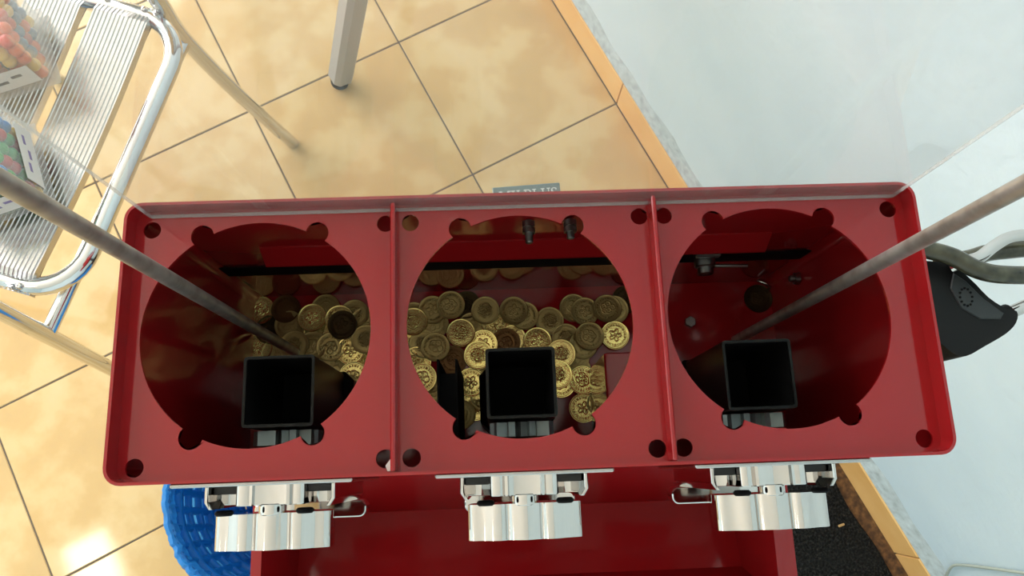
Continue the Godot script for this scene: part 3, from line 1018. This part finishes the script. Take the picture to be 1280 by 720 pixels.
func slatted_chair() -> void:
	var ch := thing("aluminium_chair", seat(0.205, 0.21, -0.45), "shiny aluminium chair with ribbed slat seat holding clear canisters", "chair")
	var b := Builder.new()
	var loop := []
	for p in rounded(0.0, 0.0, 0.405, 0.43, 0.065, 8):
		loop.append(seat(p.x, p.y, -0.012))
	b.tube(loop, 0.0125, 18, true)
	obj("seat_frame", b, M["polished aluminium"], ch)
	# ribbed slats, slightly dished, their ends wrapped over the frame
	for k in 4:
		b = Builder.new()
		var c0 := 0.048 + k * 0.098
		var w := 0.079
		var ribs := 13
		var n := 16
		for i in n:
			var a0 := -0.012 + 0.429 * i / n
			var a1 := -0.012 + 0.429 * (i + 1) / n
			var s0 := 0.004 - 0.012 * sin(PI * i / n) - (0.012 if i == 0 else 0.0)
			var s1 := 0.004 - 0.012 * sin(PI * (i + 1) / n) - (0.012 if i == n - 1 else 0.0)
			for r in ribs:
				var x := [c0 + w * r / ribs, c0 + w * (r + 0.3) / ribs, c0 + w * (r + 0.5) / ribs, c0 + w * (r + 0.8) / ribs, c0 + w * (r + 1.0) / ribs]
				var hh := [0.0, 0.0, 0.0016, 0.0016, 0.0]
				for q in 4:
					b.quad(seat(a0, x[q], s0 + hh[q]), seat(a1, x[q], s1 + hh[q]), seat(a1, x[q + 1], s1 + hh[q + 1]), seat(a0, x[q + 1], s0 + hh[q + 1]), Vector3.UP)
			for e in [[c0, -1.0], [c0 + w, 1.0]]:
				var cc: float = e[0]
				b.quad(seat(a0, cc, s0), seat(a1, cc, s1), seat(a1, cc, s1 - 0.012), seat(a0, cc, s0 - 0.012), ACROSS * e[1])
		for q in range(0, n):
			var a0 := 0.0 + 0.405 * q / n
			var a1 := 0.0 + 0.405 * (q + 1) / n
			b.quad(seat(a0, c0, -0.012), seat(a1, c0, -0.012), seat(a1, c0 + w, -0.012), seat(a0, c0 + w, -0.012), Vector3.DOWN)
		var sl := obj("slat", b, M["aluminium"], ch)
		for e in [[-0.004, 0.012], [-0.004, w - 0.012], [0.409, 0.012], [0.409, w - 0.012]]:
			b = Builder.new()
			b.lathe(seat(e[0], c0 + e[1], -0.002), Vector3.UP, [Vector2(0.0042, 0), Vector2(0.0042, 0.004), Vector2(0.003, 0.0058), Vector2(0.0012, 0.0062), Vector2(0.0012, 0.005), Vector2(0, 0.005)], 12)
			obj("rivet", b, M["aluminium"], sl)
	# legs and the stretcher under the visible side
	var legs := [[Vector3(-0.4690, 0.50, -0.5790), Vector3(-0.4683, 0.45, -0.5781), Vector3(-0.4706, 0.36, -0.5791), Vector3(-0.4470, 0.20, -0.5760), Vector3(-0.3997, 0.0, -0.5679)], [Vector3(-0.6600, 0.50, -0.1660), Vector3(-0.6565, 0.47, -0.1593), Vector3(-0.6514, 0.43, -0.1513), Vector3(-0.675, 0.0, -0.11)], [seat(0.02, 0.40, -0.01), seat(-0.03, 0.47, -0.45)], [seat(0.40, 0.42, -0.01), seat(0.43, 0.46, -0.45)]]
	for e in legs:
		b = Builder.new()
		b.tube(curve(e), 0.0118, 20)
		var lg := obj("leg", b, M["polished aluminium"], ch)
	b = Builder.new()
	b.rod(Vector3(-0.4706, 0.360, -0.5791), Vector3(-0.6575, 0.312, -0.1402), 0.0105, 18)
	obj("stretcher", b, M["polished aluminium"], ch)

# ---------------------------------------------------------------- clear canisters with gumballs on the chair
func canisters() -> void:
	var rd := Vector3(-0.33, 0, -0.944).normalized()
	var fd := Vector3(-0.944, 0, 0.33).normalized()
	var ball := Builder.new()
	ball.ball(Vector3.ZERO, 0.0088, 10, 16)
	var bm: ArrayMesh = ball.mesh()[0]
	var sets := [
		[Vector3(-0.5945, 0.4585, -0.4600), "clear gumball canister at the far end of the chair", "far", [["orange", Color(0.90, 0.35, 0.16)], ["red", Color(0.80, 0.16, 0.12)], ["blue", Color(0.25, 0.45, 0.62)], ["yellow", Color(0.88, 0.70, 0.22)], ["orange", Color(0.90, 0.35, 0.16)]]],
		[Vector3(-0.5840, 0.4585, -0.2880), "clear gumball canister at the near end of the chair", "near", [["green", Color(0.22, 0.62, 0.28)], ["yellow", Color(0.90, 0.74, 0.20)], ["blue", Color(0.12, 0.45, 0.72)], ["green", Color(0.22, 0.62, 0.28)], ["red", Color(0.75, 0.22, 0.20)]]]]
	for s in sets:
		var c: Vector3 = s[0]
		var L := 0.108
		var can := thing("gumball_canister", c + (rd + fd) * L / 2, s[1], "canister")
		var b := Builder.new()
		var basis := Basis(rd, Vector3.UP, rd.cross(Vector3.UP)).orthonormalized()
		var mid := c + (rd + fd) * L / 2
		for e in [[rd, 1], [rd, 0], [fd, 1], [fd, 0]]:
			var d: Vector3 = e[0]
			var o: Vector3 = mid + d * (L / 2 - 0.001) * (1.0 if e[1] else -1.0) + Vector3.UP * 0.08
			b.box(o, Vector3(0.002, 0.156, L) if d == rd else Vector3(L, 0.156, 0.002), 0.0004, basis)
		obj("clear_walls", b, M["clear canister"], can)
		b = Builder.new()
		b.box(mid + Vector3.UP * 0.001, Vector3(L + 0.012, 0.002, L + 0.012), 0.0006, basis)
		obj("base_plate", b, M["acrylic edge"], can)
		# label cards on the two faces that show
		for e in ([rd, fd] if s[2] == "near" else [fd]):
			b = Builder.new()
			var other: Vector3 = fd if e == rd else rd
			var o: Vector3 = c + e * 0.054 - other * 0.0011 + Vector3.UP * 0.030
			b.box(o, Vector3(0.082, 0.036, 0.0006) if e == rd else Vector3(0.0006, 0.036, 0.082), 0.0, basis)
			var card := obj("label_card", b, M["white card"], can)
			tag(card, "white label card")
			for q in 3:
				b = Builder.new()
				b.box(o - other * 0.0005 + e * (-0.02 + q * 0.02) + Vector3.UP * (0.004 - 0.006 * (q % 2)), Vector3(0.013, 0.005, 0.0004) if e == rd else Vector3(0.0004, 0.005, 0.013), 0.0, basis)
				obj("print", b, M["lilac print"] if s[2] == "near" else M["grey print"], card)
		for lay in 5:
			for i in 5:
				for j in 5:
					var pick: Array = s[3][rng.randi_range(0, s[3].size() - 1)]
					var o := MeshInstance3D.new()
					o.mesh = bm
					var key: String = "gum " + pick[0] + s[2]
					if not M.has(key):
						mat(key, pick[1], 0.3)
					o.material_override = M[key]
					o.name = numbered("gumball")
					add_child(o)
					var sh := 0.0
					o.position = c + rd * (0.0125 + i * 0.0198 + rng.randf_range(-0.001, 0.001)) + fd * (0.0125 + j * 0.0198 + rng.randf_range(-0.001, 0.001)) + Vector3.UP * (0.0022 + lay * 0.0178 + sh)
					tag(o, "%s gumball inside the clear canister at the %s end of the chair" % [pick[0], s[2]], "gumball", "%s gumballs in the %s canister" % [pick[0], s[2]])

# ---------------------------------------------------------------- small round table whose leg enters the frame
func table() -> void:
	var mid := Vector3(-0.33, 0, -0.95)
	var t := thing("cafe_table", mid, "aluminium table leg with black rubber foot beside the chair", "table")
	var b := Builder.new()
	b.lathe(mid + Vector3.UP * 0.71, Vector3.UP, [Vector2(0, 0), Vector2(0.312, 0), Vector2(0.316, 0.004), Vector2(0.316, 0.018), Vector2(0.312, 0.022), Vector2(0, 0.022)], 56)
	obj("tabletop", b, M["aluminium"], t)
	for k in 3:
		var turn := Basis(Vector3.UP, TAU * k / 3)
		var foot := mid + turn * (Vector3(-0.312, 0, -0.6958) - mid)
		var head := mid + turn * (Vector3(-0.102, 0.71, -0.752) - mid)
		var up := (head - foot).normalized()
		var side := up.cross(turn * Vector3(0.5, 0, 0.86)).normalized()
		var T := Transform3D(Basis(side, up, side.cross(up)), foot)
		b = Builder.new()
		b.prism(PackedVector2Array([Vector2(-0.021, -0.012), Vector2(-0.012, -0.021), Vector2(0.012, -0.021), Vector2(0.021, -0.012), Vector2(0.021, 0.012), Vector2(0.012, 0.021), Vector2(-0.012, 0.021), Vector2(-0.021, 0.012)]), 0.028, 0.735, T)
		var lg := obj("leg", b, M["brushed aluminium"], t)
		b = Builder.new()
		b.lathe(foot + up * 0.002, up, [Vector2(0, 0), Vector2(0.015, 0), Vector2(0.0175, 0.004), Vector2(0.0175, 0.018), Vector2(0.0195, 0.018), Vector2(0.0205, 0.03), Vector2(0, 0.03)], 20)
		tag(obj("rubber_foot", b, M["black rubber"], lg), "black rubber foot")

# ---------------------------------------------------------------- blue basket with a bag
func waste_basket() -> void:
	var c := Vector3(-0.335, 0, 0.09)
	var w := thing("waste_basket", c, "blue lattice plastic waste basket lined with a blue bag", "waste basket")
	var b := Builder.new()
	var rows := 10
	var cols := 34
	var top := 0.295
	# lattice wall: rings and slanted staves around oval openings
	for i in rows + 1:
		var y := 0.012 + (top - 0.012) * i / rows
		var r := 0.108 + 0.036 * y / top
		var ring := []
		for k in cols:
			ring.append(c + Vector3(cos(TAU * k / cols) * r, y, sin(TAU * k / cols) * r))
		b.tube(ring, 0.0052 if i % 3 else 0.0075, 6, true)
	for k in cols:
		var p := []
		for i in 6:
			var y := 0.012 + (top - 0.012) * i / 5
			var r := 0.108 + 0.036 * y / top
			var a := TAU * k / cols + 0.25 * i / 5
			p.append(c + Vector3(cos(a) * r, y, sin(a) * r))
		b.tube(p, 0.0058, 6)
	b.lathe(c + Vector3.UP * 0.001, Vector3.UP, [Vector2(0, 0), Vector2(0.108, 0), Vector2(0.11, 0.012), Vector2(0, 0.012)], 48)
	obj("lattice", b, M["blue plastic"], w)
	# bag: inside film and the crumpled collar turned over the rim
	var f := FastNoiseLite.new()
	f.seed = 11; f.frequency = 5.0
	var prof := []
	for i in 13:
		var y := 0.285 - 0.27 * i / 12.0
		prof.append(Vector2(0.100 + 0.037 * y / top, y))
	prof.append(Vector2(0.05, 0.016)); prof.append(Vector2(0.0, 0.015))
	film(b_new(), c, prof, f, 0.003, "bag_lining", M["blue film"], w, 72)
	film(b_new(), c, [Vector2(0.1365, 0.285), Vector2(0.1385, 0.296), Vector2(0.143, 0.302), Vector2(0.149, 0.300), Vector2(0.152, 0.290), Vector2(0.153, 0.272), Vector2(0.151, 0.245), Vector2(0.149, 0.20), Vector2(0.143, 0.14), Vector2(0.136, 0.08), Vector2(0.128, 0.03)], f, 0.0045, "bag_collar", M["blue bag"], w, 220)

func b_new() -> Builder:
	return Builder.new()

func film(b: Builder, c: Vector3, prof: Array, f: FastNoiseLite, amp: float, called: String, m: Material, parent: Node3D, seg: int) -> void:
	var grid := []
	for i in prof.size():
		var row := []
		for k in seg:
			var a := TAU * k / seg
			var d := Vector3(cos(a), 0, sin(a))
			var q: Vector2 = prof[i]
			var nn := 0.7 * f.get_noise_3d(d.x, q.y * 2.0, d.z) + 0.6 * f.get_noise_3d(d.x * 4.0, q.y * 6.0, d.z * 4.0)
			row.append(c + d * (q.x + (amp * nn if q.x > 0.02 else 0.0)) + Vector3.UP * (q.y + amp * 0.5 * f.get_noise_3d(d.x * 2.0 + 7.0, q.y, d.z * 2.0)))
		grid.append(row)
	for i in prof.size() - 1:
		for k in seg:
			var k1 := (k + 1) % seg
			var out: Vector3 = (grid[i][k] - c) * Vector3(1, 0, 1)
			b.quad(grid[i][k], grid[i][k1], grid[i + 1][k1], grid[i + 1][k], Vector3.UP * 0.02 + (-out if called == "bag_lining" else out))
	obj(called, b, m, parent)

# ---------------------------------------------------------------- the rest
func small_things() -> void:
	# clear panel standing in the back groove of the machine
	var b := Builder.new()
	var z := -0.0704
	b.box(Vector3(0.0013, 1.1655, z), Vector3(0.410, 0.328, 0.0016))
	var pn := thing("acrylic_panel", Vector3(0.0013, 1.0, z), "clear acrylic panel standing along the machine's back edge", "panel")
	obj("sheet", b, M["clear acrylic"], pn)
	b = Builder.new()
	b.box(Vector3(0.0013, 1.0009, z), Vector3(0.410, 0.0012, 0.0017))
	for s in [-1.0, 1.0]:
		b.box(Vector3(0.0013 + 0.2052 * s, 1.165, z), Vector3(0.0007, 0.328, 0.0017))
	obj("sheet_edge", b, M["acrylic edge"], pn)
	# black mat by the wall and the grime strip beside it
	b = Builder.new()
	var poly := PackedVector2Array()
	var steps := 40
	for i in steps + 1:
		poly.append(Vector2(0.55 + 1.2 * i / steps, 0.0265 + 0.0022 * sin(i * 1.3) + 0.0016 * sin(i * 0.7)))
	poly.append(Vector2(1.75, 0.50)); poly.append(Vector2(0.55, 0.50))
	b.prism(poly, 0.0, 0.007, Transform3D(Basis(T3, Vector3.UP, N3), JOINT), 0.0)
	tag(obj("door_mat", b, M["black carpet"]), "black carpet mat on the floor along the blue wall", "mat")
	b = Builder.new()
	poly = PackedVector2Array()
	for i in steps + 1:
		poly.append(Vector2(0.55 + 1.2 * i / steps, 0.0005))
	for i in steps + 1:
		var k := steps - i
		poly.append(Vector2(0.55 + 1.2 * k / steps, 0.0262 + 0.0022 * sin(k * 1.3) + 0.0016 * sin(k * 0.7)))
	b.prism(poly, 0.0, 0.0009, Transform3D(Basis(T3, Vector3.UP, N3), JOINT))
	tag(obj("grime", b, M["brown grime"]), "brown grime between the black mat and the skirting", "grime", "", "stuff")
	b = Builder.new()
	b.box(Vector3(0.5874, 0.0085, 0.1902), Vector3(0.012, 0.003, 0.004), 0.001, Basis(Vector3.UP, 0.3))
	tag(obj("wood_chip", b, mat("pale wood", Color(0.72, 0.58, 0.38), 0.8)), "tiny tan wood chip lying on the black mat", "wood chip")
	b = Builder.new()
	b.tube(curve([Vector3(0.6918, 0.1172, 0.2698) + N3 * -0.007, Vector3(0.6823, 0.1534, 0.2505) + N3 * -0.008, Vector3(0.6793, 0.1836, 0.2444) + N3 * -0.009, Vector3(0.6771, 0.2569, 0.2398) + N3 * -0.009, Vector3(0.6744, 0.3926, 0.2344) + N3 * -0.009]), 0.0022, 8)
	tag(obj("thin_cable", b, mat("cable white", Color(0.66, 0.70, 0.66), 0.5)), "thin pale cable running up the blue wall", "cable")
